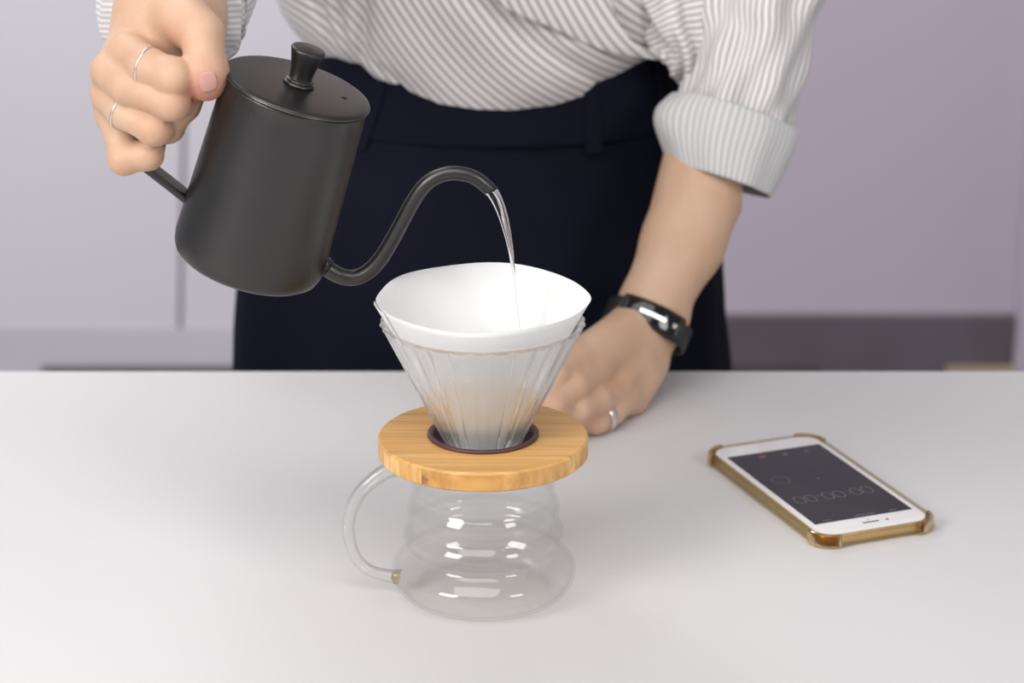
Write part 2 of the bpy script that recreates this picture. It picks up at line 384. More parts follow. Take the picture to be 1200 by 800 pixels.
hpts[0] = np.array([-.0400, 0, .0755]); hpts[1] = np.array([-.052, -.001, .0775])
hp3 = catmull(hpts, 8)
for _ in range(12): hp3[1:-1] = .25 * hp3[:-2] + .5 * hp3[1:-1] + .25 * hp3[2:]
_d = np.r_[0, np.cumsum(np.linalg.norm(np.diff(hp3, axis=0), axis=1))]; _u = np.linspace(0, _d[-1], 90); hp3 = np.stack([np.interp(_u, _d, hp3[:, k]) for k in range(3)], 1)
for _ in range(6): hp3[1:-1] = .25 * hp3[:-2] + .5 * hp3[1:-1] + .25 * hp3[2:]
rr = np.interp(np.linspace(0, 1, len(hp3)), [0, .15, .5, .85, .97, 1], [.0060, .0048, .0036, .0034, .0042, .0052])
V, F = tube(hp3, list(rr), 40, (0, 1, 0))
mesh_obj('handle', V, F, M_glass_thick, car)
V, F = lathe([(.0001, -.0030), (.0025, -.0024), (.0038, -.001), (.0042, 0), (.0038, .001), (.0025, .0022), (.0001, .0026)], 28)
jn = mesh_obj('handle_joint', V, F, glass('yellowed_glass_joint', 1.45, .05, .2, (.86, .80, .55)), car); jn.location = hp3[-3]; jn.rotation_euler = (0, R(90), 0)

# ================================================================== dripper
DZ = .097
dr = empty('coffee_dripper', (CX, CYY, TZ + DZ - .0115), 'fluted glass cone dripper seated in a round bamboo collar', 'dripper')
zb = DZ - .0115
RD = .0602; RH = .0300
prof = [(RH, .0), (RD - .0012, .0), (RD, .0012), (RD, .0103), (RD - .0012, .0115), (RH + .0005, .0115), (RH, .011)]
V, F = lathe(prof, 128, closed=True)
col_ = mesh_obj('bamboo_collar', V, F, M_bamboo, dr); sharp(col_, 30)
col_.data.materials.append(M_bamboo_l); col_.data.materials.append(M_bamboo_d)
for p in col_.data.polygons:                       # the edge shows glued strips of differing tone
    c = p.center
    if abs(math.hypot(c.x, c.y) - RD) < .001 and .0012 < c.z < .0105:
        a = c.x / RD
        if -.93 < a < -.78 or .80 < a < .90: p.material_index = 1
        elif -.56 < a < .18: p.material_index = 2
V, F = lathe([(RH - .0002, .002), (RH - .0002, .0118), (.0319, .0120), (.0318, .0130), (.0309, .0136), (.0288, .0133), (.0279, .012), (.0262, .004), (.0235, .002)], 96, closed=True)
gk = mesh_obj('silicone_gasket', V, F, M_gasket, dr); gk['label'] = 'dark plum silicone ring round the foot of the glass cone'
NR = 30
def flute(t_, r, z, j):
    if j in OUT:
        k = abs(math.sin(NR * t_ / 2)) ** .55; amp = .0027 * (r / .0587) ** .8
        return r + amp * (k - 1) * .9, z
    return r, z
rimz = .1650 - zb
def cone_r(z): return .0235 + (z - .010) * (.0577 - .0235) / (rimz - .010)
outp = [(cone_r(z) if z > .004 else .0215 - (.004 - z) * .4, z) for z in np.linspace(-.006, rimz - .0012, 16)]
OUT = set(range(2, 16))
inp = [(cone_r(z) - .0034 * (1 if z > .01 else .85), z) for z in np.linspace(rimz - .0012, -.006, 14)]
rim = [(.0581, rimz - .0003), (.0572, rimz + .0006), (.0553, rimz + .0004)]
OUT.add(16)
V, F = lathe(outp + rim + inp, NR * 16, closed=True, f=flute)
mesh_obj('glass_cone', V, F, M_glass_rib, dr)

# ================================================================== filter
fz = .179; n = 160; rows = 26
tipL = math.pi; 
V = []; F = []
zap = zb + .000
def paper_r(z):        # z above the table
    q_ = (z - zb - .006) / (rimz - .006); return max(.0015, .0135 + (.0520 - .0135) * q_)
for side in (0, 1):
    for j in range(rows + 1):
        s = j / rows
        for i in range(n):
            t_ = 2 * math.pi * i / n
            c, s_ = math.cos(t_), math.sin(t_)
            ztop = .1795 + .0018 * s_ - .0016 * abs(c) ** 6 + .0005 * math.sin(5 * t_ + 1)
            z = zap + (ztop - zap) * s
            r = paper_r(z) if z > zb + .006 else paper_r(zb + .006) * (z - zap + .0004) / .0064
            q = max(0, (z - .150) / .03)
            tip = q * .0022 * (max(0, abs(c)) ** 40)          # sharp folded edges left and right
            r = r + tip - q * .0004 * (1 + math.cos(2 * t_)) * .5 + q * .0005 * math.sin(3 * t_ + .6)
            r -= .0004 * side
            V.append((r * c, r * s_, z - TZ * 0))
o2 = (rows + 1) * n
for j in range(rows):
    for i in range(n):
        a, b, c, d = j * n + i, j * n + (i + 1) % n, (j + 1) * n + (i + 1) % n, (j + 1) * n + i
        F.append((a, b, c, d)); F.append((o2 + d, o2 + c, o2 + b, o2 + a))
for i in range(n):
    a, b = rows * n + i, rows * n + (i + 1) % n
    F.append((a, b, o2 + b, o2 + a))
flt = mesh_obj('paper_filter', [(v[0], v[1], v[2]) for v in V], F, M_paper, None, loc=(CX, CYY, TZ))
V2 = []; F2 = []            # the crimped seam flap folded flat against the left side of the cone
fr = 30
for j in range(fr + 1):
    s = j / fr; z = zap + .030 + (.1775 - zap - .030) * s
    for k, (ang, off) in enumerate(((181, .0004), (187, .0012), (201, .0008), (201, .0002))):
        a = R(ang); r = paper_r(z) + off + max(0, (z - .150) / .03) * .0020 * (abs(math.cos(a)) ** 40 if k else 1)
        V2.append((r * math.cos(a), r * math.sin(a), z))
for j in range(fr):
    for k in range(3): F2.append((j * 4 + k, j * 4 + k + 1, (j + 1) * 4 + k + 1, (j + 1) * 4 + k))
sf = mesh_obj('seam_flap', V2, F2, M_paper, flt)
tag(flt, 'white cone paper coffee filter sitting in the glass dripper', 'coffee filter')

# ================================================================== kettle
ax = RX * .300 + UP * .868 - FW * .395; ax /= np.linalg.norm(ax)
xl = RX - ax * np.dot(RX, ax); xl /= np.linalg.norm(xl); yl = np.cross(ax, xl)
KY = .012
kc = P(349.5, 100, KY)                     # centre of the lid
KH = .1120; KRB = .0438; KRT = .0405
kb = kc - ax * KH
MK = Matrix(((xl[0], yl[0], ax[0], kb[0]), (xl[1], yl[1], ax[1], kb[1]), (xl[2], yl[2], ax[2], kb[2]), (0, 0, 0, 1)))
ket = empty('gooseneck_kettle', (0, 0, 0), 'dark grey metal gooseneck kettle tilted to pour', 'kettle'); ket.matrix_world = MK
MKi = np.array(MK.inverted())
def K(px, py, off=0.0):
    p = L(px, py, kc, yl) + yl * off; return (MKi @ np.array([*p, 1]))[:3]
prof = [(.0001, 0), (.034, 0), (.0385, .0008), (.0415, .0030), (.0430, .0065), (KRB, .012)] + \
       [(KRB + (KRT - KRB) * s ** .95, .012 + (KH - .0165) * s) for s in np.linspace(.08, 1, 14)]
prof += [(KRT + .0003, KH - .0036), (KRT - .0009, KH - .0030), (KRT - .0016, KH - .0034), (KRT - .0018, KH - .02), (.0001, KH - .021)]
V, F = lathe(prof, 128)
kbody = mesh_obj('body', V, F, M_kettle, ket)
V, F = lathe([(.0001, KH - .0060), (KRT - .0022, KH - .0060), (KRT - .0022, KH - .0032), (KRT + .0002, KH - .0028), (KRT + .0009, KH - .0020), (KRT + .0007, KH - .0010), (KRT - .0006, KH - .0004), (KRT - .003, KH - .0001), (.025, KH + .0006), (.010, KH + .0010), (.0001, KH + .0011)], 128)
lid = mesh_obj('lid', V, F, M_kettle, ket)
V, F = lathe([(KRT + .0006, KH - .0026), (KRT + .0012, KH - .0021), (KRT + .0006, KH - .0016), (KRT, KH - .0021)], 128, closed=True)
mesh_obj('lid_rim', V, F, M_kedge, lid)
zz = KH + .0009
V, F = lathe([(.0001, zz), (.0085, zz), (.0090, zz + .0008), (.0086, zz + .0016), (.0078, zz + .0020), (.0082, zz + .0026), (.0078, zz + .0032), (.0066, zz + .0036), (.0064, zz + .0050),
              (.0072, zz + .010), (.0086, zz + .0160), (.0096, zz + .0195), (.0097, zz + .0203), (.0092, zz + .0210), (.0080, zz + .0213), (.0001, zz + .0218)], 64)
kn = mesh_obj('knob', V, F, M_kettle, lid); sharp(kn, 50)
hp_ = K(403, 116); V, F = lathe([(.0001, .0002), (.0016, .0002), (.0018, 0), (.0018, -.001)], 20)
vh = mesh_obj('vent_hole', V, F, M_hole, lid); vh.location = (hp_[0], hp_[1], KH + .0005)
# spout
spx = [(368, 304), (379, 311), (392, 320), (406, 325), (420, 324), (434, 316), (446, 303), (458, 284), (470, 262), (483, 238), (496, 219), (510, 208), (527, 203), (543, 204), (556, 208), (566, 215), (575, 223)]
sp3 = catmull([K(a, b) for a, b in spx], 5)
m_ = len(sp3); q = np.linspace(0, 1, m_)
srad = np.interp(q, [0, .12, .3, .6, .85, .96, 1], [.0048, .0047, .0045, .0042, .0040, .0040, .0038])
V, F = tube(sp3, list(srad), 28, (0, 1, 0), cap=False)
V = np.array(V)
for k in range(28):                       # beak: the lip is cut slantwise, lower side longer
    th_ = 2 * math.pi * k / 28
    tdir = sp3[-1] - sp3[-2]; tdir /= np.linalg.norm(tdir)
    V[(m_ - 1) * 28 + k] += tdir * .0018 * math.cos(th_)
inner_ = [sp3[i] for i in range(m_)]
V2, F2 = tube(sp3[-12:], [r - .0007 for r in srad[-12:]], 28, (0, 1, 0), cap=False)
V2 = np.array(V2); V2[11 * 28:] = V[(m_ - 1) * 28:] * .86 + V2[11 * 28:] * .14
nv = len(V); F2 = [tuple(i + nv for i in f[::-1]) for f in F2]
ring = [((m_ - 1) * 28 + k, (m_ - 1) * 28 + (k + 1) % 28, nv + 11 * 28 + (k + 1) % 28, nv + 11 * 28 + k) for k in range(28)]
spt = mesh_obj('spout', list(V) + list(V2), F + F2 + ring, M_kettle, ket)
V, F = tube([sp3[3], sp3[5], sp3[7]], [.0058, .0060, .0056], 28, (0, 1, 0))
mesh_obj('spout_collar', V, F, M_kettle, spt)
# strap handle
hx = [(266, 84), (252, 83), (236, 80), (218, 79), (203, 84), (193, 96), (186, 114), (178, 134), (170, 154), (163, 170), (161, 181), (168, 192), (184, 205), (202, 219), (222, 235)]
hh = catmull([K(a, b, .002) for a, b in hx], 5)
def strap(t_, i):
    c, s = math.cos(t_), math.sin(t_); e = .32
    return (.0021 * math.copysign(abs(c) ** e, c), .0068 * math.copysign(abs(s) ** e, s))
V, F = tube(hh, 1, 24, (0, 1, 0), section=strap)
hd = mesh_obj('handle', V, F, M_kettle, ket); sharp(hd, 40)
a, b = K(255, 84, .002), K(268, 87, .002)
V, F = tube([a, (a + b) / 2, b], [.0045, .0045, .0045], 20, (0, 1, 0)); mesh_obj('handle_bracket', V, F, M_kettle, hd)

# ================================================================== water
tipw = np.array(MK @ Vector(sp3[-1]))
WYp = tipw[1]
def stream(pts, rads, tw0, flat):
    path = catmull([P(a, b, WYp) for a, b in pts], 8); m2 = len(path)
    rd = np.interp(np.linspace(0, 1, m2), np.linspace(0, 1, len(rads)), rads)
    def sec(t_, i):
        tw = tw0 + i * .035; a_ = rd[i] * math.cos(t_); b_ = rd[i] * flat * math.sin(t_)
        return (a_ * math.cos(tw) - b_ * math.sin(tw), a_ * math.sin(tw) + b_ * math.cos(tw))
    return tube(path, 1, 28, (0, 1, 0), section=sec)
ws = merge(stream([(570, 219), (577, 227), (584, 243), (590, 262), (596, 285), (600, 305), (604, 332), (608, 362), (611, 388), (615, 425)], [.0036, .0031, .0023, .0019, .0017, .0016, .0013, .0012, .0010, .0009], .3, .7),
           stream([(571, 218), (580, 223), (588, 238), (592, 255), (597, 279), (600, 300), (601, 312)], [.0020, .0024, .0017, .0024, .0016, .0012, .0006], 1.2, .7))
wat = mesh_obj('water_stream', ws[0], ws[1], M_water); tag(wat, 'thin clear stream of water falling from the kettle spout into the filter', 'water')

# ================================================================== phone
c4 = [T(838, 526, .0075), T(959, 510, .0075), T(1091, 600, .0075), T(959, 630, .0075)]
pc_ = T(957.5, 566.5, .0080)
fa = (T(906.9, 526.9, .008) + 0) ; na = T(1013, 604, .008)          # middle of the far and near ends of the screen
dv = na - fa; PA = math.atan2(dv[1], dv[0])
ph = empty('smartphone', (pc_[0], pc_[1], TZ + .0006), 'white and gold smartphone in a clear bumper case lying on the table', 'phone')
ph.rotation_euler = (0, 0, PA)                       # local +x runs towards the near end of the phone
PL, PW = .1580, .0778
def rr_ring(sx, sy, r, z): return [(x, y, z) for x, y in rrect(sx, sy, r, 8)]
V, F = slab([rr_ring(PL - .003, PW - .003, .010, 0.0006), rr_ring(PL - .0008, PW - .0008, .0112, .0016), rr_ring(PL, PW, .0115, .0035), rr_ring(PL, PW, .0115, .0052), rr_ring(PL - .0008, PW - .0008, .0112, .0068), rr_ring(PL - .002, PW - .002, .0108, .0074)])
o = mesh_obj('body', V, F, M_gold, ph); sharp(o, 60)
V, F = slab([rr_ring(PL - .002, PW - .002, .0108, .0074), rr_ring(PL - .0022, PW - .0022, .0107, .0079), rr_ring(PL - .004, PW - .004, .0100, .0081)])
fg = mesh_obj('front_glass', V, F, M_phone, ph); sharp(fg, 60)
V, F = slab([[(x, y, .00805) for x, y in rrect(.1215, .0683, .0004, 1)], [(x, y, .00822) for x, y in rrect(.1215, .0683, .0004, 1)]])
scn = mesh_obj('screen', V, F, M_screen, ph, smooth=False)
def oval(cx, cy, rx, ry, wd, z=.00826):
    n_ = 28; V = []; F = []
    for k in range(n_):
        a = 2 * math.pi * k / n_; e = .8
        c, s = math.copysign(abs(math.cos(a)) ** e, math.cos(a)), math.copysign(abs(math.sin(a)) ** e, math.sin(a))
        for q_ in (1, 0): V.append((cx + (rx - wd * q_) * c, cy + (ry - wd * q_) * s, z))
    for k in range(n_): j = (k + 1) % n_; F.append((2 * k, 2 * k + 1, 2 * j + 1, 2 * j))
    return V, F
def dot(cx, cy, r, z=.00826): 
    return [(cx + r * math.cos(a), cy + r * math.sin(a), z) for a in np.linspace(0, 6.283, 13)[:-1]], [tuple(range(12))]
def bar(cx, cy, sx, sy, z=.00826):
    return [(cx - sx / 2, cy - sy / 2, z), (cx + sx / 2, cy - sy / 2, z), (cx + sx / 2, cy + sy / 2, z), (cx - sx / 2, cy + sy / 2, z)], [(0, 1, 2, 3)]
dx = .0225; parts = []
ys = [-.0245, -.0165, -.0045, .0035, .0155, .0235]
for y in ys: parts.append(oval(dx, y, .0056, .0036, .0007))
for y in (-.0105, .0095):
    parts.append(dot(dx - .0025, y, .0006))
parts.append(dot(dx + .0025, .0095, .0006))
V, F = merge(*parts)
mesh_obj('clock_digits', V, F, M_digit, scn, smooth=False)['label'] = 'thin grey digits 00:00.00'
for V, F in (bar(.0575, .002, .0012, .014), bar(.0575, .022, .0010, .005), bar(.0575, -.024, .0010, .006), oval(-.012, -.020, .006, .006, .0004), dot(-.006, .004, .0009), bar(-.052, .004, .0030, .0030), bar(-.052, .020, .002, .003)):
    mesh_obj('screen_icon', V, F, M_digit, scn, smooth=False)
V, F = bar(-.053, -.012, .0030, .0042); mesh_obj('tab_icon', V, F, M_orange, scn, smooth=False)['label'] = 'small orange icon'
V, F = slab([[(x + .0692, y, z) for x, y in rrect(.0016, .0115, .0007, 4)] for z in (.0080, .00818)]); mesh_obj('earpiece_slot', V, F, M_slot, fg)
V, F = merge(dot(.0692, .0115, .0012, .00814), dot(.0655, 0, .0006, .00814)); mesh_obj('camera_lens', V, F, M_slot, fg, smooth=False)
V, F = merge(oval(-.0695, 0, .0055, .0055, .0005, .00814)); mesh_obj('home_button', V, F, M_gold, fg, smooth=False)
# clear case: thin bumper with thickened corners
def case_ring(off, z, bulge):
    out = []
    for (x, y) in rrect(PL + 2 * off, PW + 2 * off, .0125, 10):
        kx, ky = abs(x) > PL / 2 - .014, abs(y) > PW / 2 - .014
        b = bulge if (kx and ky) else 0
        l_ = math.hypot(abs(x) - (PL / 2 - .012), abs(y) - (PW / 2 - .012)) or 1
        if kx and ky:
            x += math.copysign((abs(x) - (PL / 2 - .012)) / l_ * b, x); y += math.copysign((abs(y) - (PW / 2 - .012)) / l_ * b, y)
        out.append((x, y, z))
    return out
rings = [case_ring(.0004, .0000, .0008), case_ring(.0010, .0006, .0014), case_ring(.0012, .0045, .0014), case_ring(.0010, .0082, .0012), case_ring(.0002, .0086, .0010), case_ring(.0001, .0080, .0002), case_ring(.0002, .0012, .0)]
nn = len(rings[0]); V = [p for r_ in rings for p in r_]; F = []
for j in range(len(rings)):
    k2 = (j + 1) % len(rings)
    for i in range(nn): F.append((j * nn + i, j * nn + (i + 1) % nn, k2 * nn + (i + 1) % nn, k2 * nn + i))
cs = mesh_obj('bumper_case', V, F, M_case, ph); cs['label'] = 'clear amber tinted bumper with thick corners'
for sx in (-1, 1):
    for sy in (-1, 1):
        pts = []
        for k in range(9):
            a = R(90 * k / 8); pts.append((sx * (PL / 2 - .0115 + .0142 * math.cos(a)), sy * (PW / 2 - .0115 + .0142 * math.sin(a)), .0046))
        V, F = tube(pts, 1, 14, (0, 0, 1), section=lambda t_, i: (.0017 * math.cos(t_), .0044 * math.copysign(abs(math.sin(t_)) ** .6, math.sin(t_))))
        mesh_obj('corner_bumper', V, F, M_case2, ph)
# ================================================================== person: signed-distance modelling of the body
class Grid:
    def __init__(s, lo, hi, h):
        s.lo = np.array(lo, float); s.h = h; s.n = np.ceil((np.array(hi) - s.lo) / h).astype(int) + 1
        s.D = np.full(s.n, 1.0)
        s.ax = [s.lo[i] + h * np.arange(s.n[i]) for i in range(3)]
    def box(s, lo, hi):
        a = np.clip(np.floor((lo - s.lo) / s.h).astype(int), 0, s.n); b = np.clip(np.ceil((hi - s.lo) / s.h).astype(int) + 1, 0, s.n)
        return tuple(slice(a[i], b[i]) for i in range(3))
    def pts(s, sl): return np.meshgrid(s.ax[0][sl[0]], s.ax[1][sl[1]], s.ax[2][sl[2]], indexing='ij')
def smin(a, b, k):
    h = np.maximum(k - np.abs(a - b), 0) / k
    return np.minimum(a, b) - h * h * k * .25
def smax(a, b, k): return -smin(-a, -b, k)
def cone_d(X, Y, Z, a, b, ra, rb):
    d = b - a; l2 = np.dot(d, d) + 1e-12
    t = np.clip(((X - a[0]) * d[0] + (Y - a[1]) * d[1] + (Z - a[2]) * d[2]) / l2, 0, 1)
    return np.sqrt((X - a[0] - t * d[0]) ** 2 + (Y - a[1] - t * d[1]) ** 2 + (Z - a[2] - t * d[2]) ** 2) - (ra + (rb - ra) * t)
def add(g, D, prims, k, mar=.03):
    for a, b, ra, rb in prims:
        a, b = np.array(a, float), np.array(b, float); r = max(ra, rb) + mar
        sl = g.box(np.minimum(a, b) - r, np.maximum(a, b) + r)
        X, Y, Z = g.pts(sl)
        if X.size: D[sl] = smin(D[sl], cone_d(X, Y, Z, a, b, ra, rb), k)
def nets(g, D, off):
    S_ = D < 0; nx, ny, nz = D.shape
    cnt = np.zeros((nx - 1, ny - 1, nz - 1), int)
    for i in (0, 1):
        for j in (0, 1):
            for k in (0, 1): cnt += S_[i:nx - 1 + i, j:ny - 1 + j, k:nz - 1 + k]
    act = (cnt > 0) & (cnt < 8); idx = np.full(act.shape, -1); A = np.argwhere(act); idx[act] = np.arange(len(A))
    acc = np.zeros((len(A), 3)); num = np.zeros(len(A))
    cor = [(i, j, k) for i in (0, 1) for j in (0, 1) for k in (0, 1)]
    for c in cor:
        for axx in range(3):
            if c[axx] == 0:
                c2 = list(c); c2[axx] = 1
                p = A + np.array(c); q_ = A + np.array(c2)
                dp = D[p[:, 0], p[:, 1], p[:, 2]]; dq = D[q_[:, 0], q_[:, 1], q_[:, 2]]
                m = (dp < 0) != (dq < 0); t = np.where(m, dp / np.where(m, dp - dq, 1), 0)
                pos = np.repeat(np.array(c, float)[None], len(A), 0); pos[:, axx] += t
                acc += pos * m[:, None]; num += m
    V = g.lo + g.h * (A + acc / num[:, None])
    F = []
    for axx in range(3):
        o1, o2 = [(1, 2), (2, 0), (0, 1)][axx]
        s0 = [slice(None)] * 3; s1 = [slice(None)] * 3; s0[axx] = slice(0, -1); s1[axx] = slice(1, None)
        cr = S_[tuple(s0)] != S_[tuple(s1)]; E = np.argwhere(cr)
        ok = (E[:, o1] > 0) & (E[:, o2] > 0) & (E[:, o1] < D.shape[o1] - 1) & (E[:, o2] < D.shape[o2] - 1); E = E[ok]
        e1 = np.zeros(3, int); e1[o1] = 1; e2 = np.zeros(3, int); e2[o2] = 1
        q4 = [E, E - e1, E - e1 - e2, E - e2]
        ids = np.stack([idx[q[:, 0], q[:, 1], q[:, 2]] for q in q4], 1)
        ins = S_[E[:, 0], E[:, 1], E[:, 2]]
        ids = np.where(ins[:, None], ids, ids[:, ::-1]); F.append(ids)
    F = np.concatenate(F); F = F[(F >= 0).all(1)]
    # light smoothing
    for _ in range(2):
        Sx = np.zeros_like(V); Nn = np.zeros(len(V))
        for a, b in ((0, 1), (1, 2), (2, 3), (3, 0)):
            np.add.at(Sx, F[:, a], V[F[:, b]]); np.add.at(Nn, F[:, a], 1)
            np.add.at(Sx, F[:, b], V[F[:, a]]); np.add.at(Nn, F[:, b], 1)
        V = V * .5 + .5 * Sx / np.maximum(Nn, 1)[:, None]
    return V, F + off
def chain(pts, rad): return [(pts[i], pts[i + 1], rad[i], rad[i + 1]) for i in range(len(pts) - 1)]

# ---- her right hand (left in the photo), closed round the kettle handle
RW = P(205, 12, .060)                                     # wrist
REl = P(222, -120, .30)
hR = {}
hR['index'] = ([P(150, 62, .024), P(172, 78, .002), P(204, 90, -.006), P(222, 96, .014), P(212, 100, .030)], [.0110, .0103, .0102, .0088, .0078])
hR['middle'] = ([P(129, 84, .026), P(150, 101, .004), P(201, 121, -.006), P(216, 123, .014), P(206, 124, .032)], [.0108, .0098, .0092, .0085, .0075])
hR['ring'] = ([P(129, 112, .028), P(144, 130, .010), P(181, 151, -.001), P(198, 149, .016), P(188, 150, .033)], [.0104, .0094, .0090, .0082, .0074])
hR['pinky'] = ([P(134, 138, .030), P(142, 160, .018), P(145, 187, .008), P(174, 182, .006), P(180, 170, .022)], [.0096, .0088, .0082, .0078, .0070])
rthumb = ([P(212, 20, .034), P(236, 40, .014), P(240, 66, .004), P(240.5, 86, .0000), P(241.5, 101, .0015)], [.0140, .0116, .0099, .0095, .0080])
def build_hand_R():
    g = Grid(np.array([-.245, -.035, TZ + .19]), np.array([-.13, .21, TZ + .42]), .00125)
    g = Grid(np.minimum(P(95, 215, -.02), P(95, -60, -.02)) - .004, np.maximum(P(275, -60, .02), P(275, -60, .20)) + [.012, .03, .02], .0013)
    D = g.D
    palm = [(P(155, 66, .036), RW, .0140, .0215), (P(138, 88, .038), RW, .0130, .0210), (P(136, 114, .040), P(190, 22, .065), .0125, .0190), (P(142, 138, .040), P(185, 34, .068), .0115, .0175),
            (P(205, 60, .044), RW, .0150, .0215), (P(196, 110, .046), P(215, 40, .058), .0120, .0170), (P(222, 104, .034), P(222, 40, .050), .0080, .0145), (P(220, 112, .012), P(196, 150, .013), .0095, .0085)]
    add(g, D, palm, .012)
    add(g, D, [(RW, P(206, -20, .115), .0225, .0250), (P(190, 14, .066), P(180, -16, .115), .0200, .0235), (P(206, -20, .115), P(212, -60, .185), .0265, .031)], .02)
    fingers = np.full(g.n, 1.0)
    for nm, (pt, rd) in hR.items():
        Df = np.full(g.n, 1.0); add(g, Df, chain(pt, rd), .004)
        fingers = smin(fingers, Df, .0010)
    # proximal roots blend into the back of the hand
    roots = np.full(g.n, 1.0)
    add(g, roots, [(hR[k][0][0], hR[k][0][1], hR[k][1][0], hR[k][1][1] * .97) for k in hR], .003)
    D = smin(D, roots, .006)
    D = smin(D, fingers, .0016)
    Dt = np.full(g.n, 1.0); add(g, Dt, chain(*rthumb), .006)
    add(g, Dt, [(P(232, 84, -.001), P(250, 84, .002), .0085, .0078), (P(233, 96, -.0005), P(249, 96, .001), .0072, .0068)], .006)
    troot = np.full(g.n, 1.0); add(g, troot, [(rthumb[0][0], rthumb[0][1] * .7 + rthumb[0][0] * .3, .0155, .0138)], .003)
    D = smin(D, troot, .007)
    D = smin(D, Dt, .0016)
    return nets(g, D, 0)

# ---- her left hand (right in the photo), leaning on the table in a loose fist
LW = P(758, 378, .345)
LEl = P(884, 62, .455)
lk_i = P(672, 424, .262); lk_m = P(690, 432, .272); lk_r = P(716, 456, .283); lk_p = P(738, 470, .300)
hL = {}
hL['index'] = ([lk_i, P(650, 440, .235), P(636, 462, .225), P(648, 482, .232)], [.0115, .0095, .0088, .0078])
hL['middle'] = ([P(694, 436, .272), P(672, 452, .240), P(648, 474, .222), P(662, 492, .236)], [.0118, .0100, .0092, .0080])
hL['ring'] = ([P(718, 460, .283), P(700, 470, .256), P(678, 480, .236), P(674, 494, .240)], [.0116, .0100, .0090, .0082])
hL['pinky'] = ([P(733, 466, .290), P(716, 482, .270), P(698, 494, .256), P(690, 492, .250)], [.0108, .0094, .0088, .0078])
def build_hand_L(off):
    g = Grid(np.array([-.01, .19, TZ - .0]), np.array([.165, .47, TZ + .185]), .0015)
    D = g.D
    palm = [(lk_i, LW, .0130, .0200), (lk_m, LW, .0135, .0215), (lk_r, P(764, 382, .342), .0125, .0190), (lk_p, P(766, 386, .344), .0115, .0180),
            (P(702, 462, .290), P(742, 435, .315), .015, .018), (P(732, 478, .300), P(756, 425, .330), .0120, .017)]
    add(g, D, palm, .006)
    add(g, D, chain([LW, P(766, 357, .350), P(800, 285, .378), P(831, 195, .408)], [.0225, .0238, .0292, .0345]), .008)
    add(g, D, [(LW, P(772, 372, .350), .0215, .0215)], .006)
    fingers = np.full(g.n, 1.0)
    for nm, (pt, rd) in hL.items():
        Df = np.full(g.n, 1.0); add(g, Df, chain(pt, rd), .004)
        fingers = smin(fingers, Df, .0012)
    roots = np.full(g.n, 1.0)
    add(g, roots, [(hL[k][0][0], hL[k][0][0] * .5 + hL[k][0][1] * .5, hL[k][1][0], hL[k][1][1]) for k in hL], .004)
    D = smin(D, roots, .006); D = smin(D, fingers, .0018)
    th = np.full(g.n, 1.0); add(g, th, chain([P(715, 400, .345), P(680, 425, .315), P(655, 442, .290), P(640, 455, .270)], [.016, .0125, .0105, .0088]), .006)
    D = smin(D, th, .006)
    # flat where the hand presses on the table
    Z = g.ax[2][None, None, :] - (TZ + .0006)
    D = smax(D, -Z + 0 * D, .003)
    return nets(g, D, off)

def build_body(off):
    g = Grid([-.34, .20, .0], [.36, .80, 1.66], .009)
    D = g.D
    SR, SL = np.array([-.165, .54, 1.285]), np.array([.185, .55, 1.265])
    add(g, D, [((-.07, .585, .86), (.05, .585, .86), .088, .088), ((-.03, .575, .98), (.03, .575, .98), .078, .078), ((-.05, .56, 1.15), (.05, .56, 1.15), .085, .085),
               ((-.10, .56, 1.24), (.11, .56, 1.24), .06, .06), (SR, SL, .045, .045), ((0, .55, 1.26), (0, .525, 1.37), .05, .045)], .06, .12)
    add(g, D, [(SR, REl, .046, .038), (SL, LEl, .042, .034), (REl, P(212, -60, .185), .038, .030), (LEl, P(832, 190, .410), .034, .031)], .02, .08)
    for s in (-1, 1):
        cx = -.01
        add(g, D, [((cx + s * .08, .585, .84), (cx + s * .085, .57, .47), .082, .054), ((cx + s * .085, .57, .47), (cx + s * .08, .60, .09), .054, .034), ((cx + s * .08, .60, .06), (cx + s * .085, .47, .03), .035, .024)], .03, .1)
    H = np.array([0, .50, 1.475])
    add(g, D, [(H + [0, 0.015, .035], H + [0, .02, .03], .083, .083), (H + [0, -.02, -.04], H + [0, -.035, -.07], .058, .036), (H + [0, -.075, -.005], H + [0, -.088, -.022], .010, .013),
               (H + [-.075, .02, -.01], H + [-.08, .022, .015], .012, .014), (H + [.075, .02, -.01], H + [.08, .022, .015], .012, .014)], .014, .06)
    Z = g.ax[2][None, None, :]; D = smax(D, -(Z - .012) + 0 * D, .01)
    return nets(g, D, off)

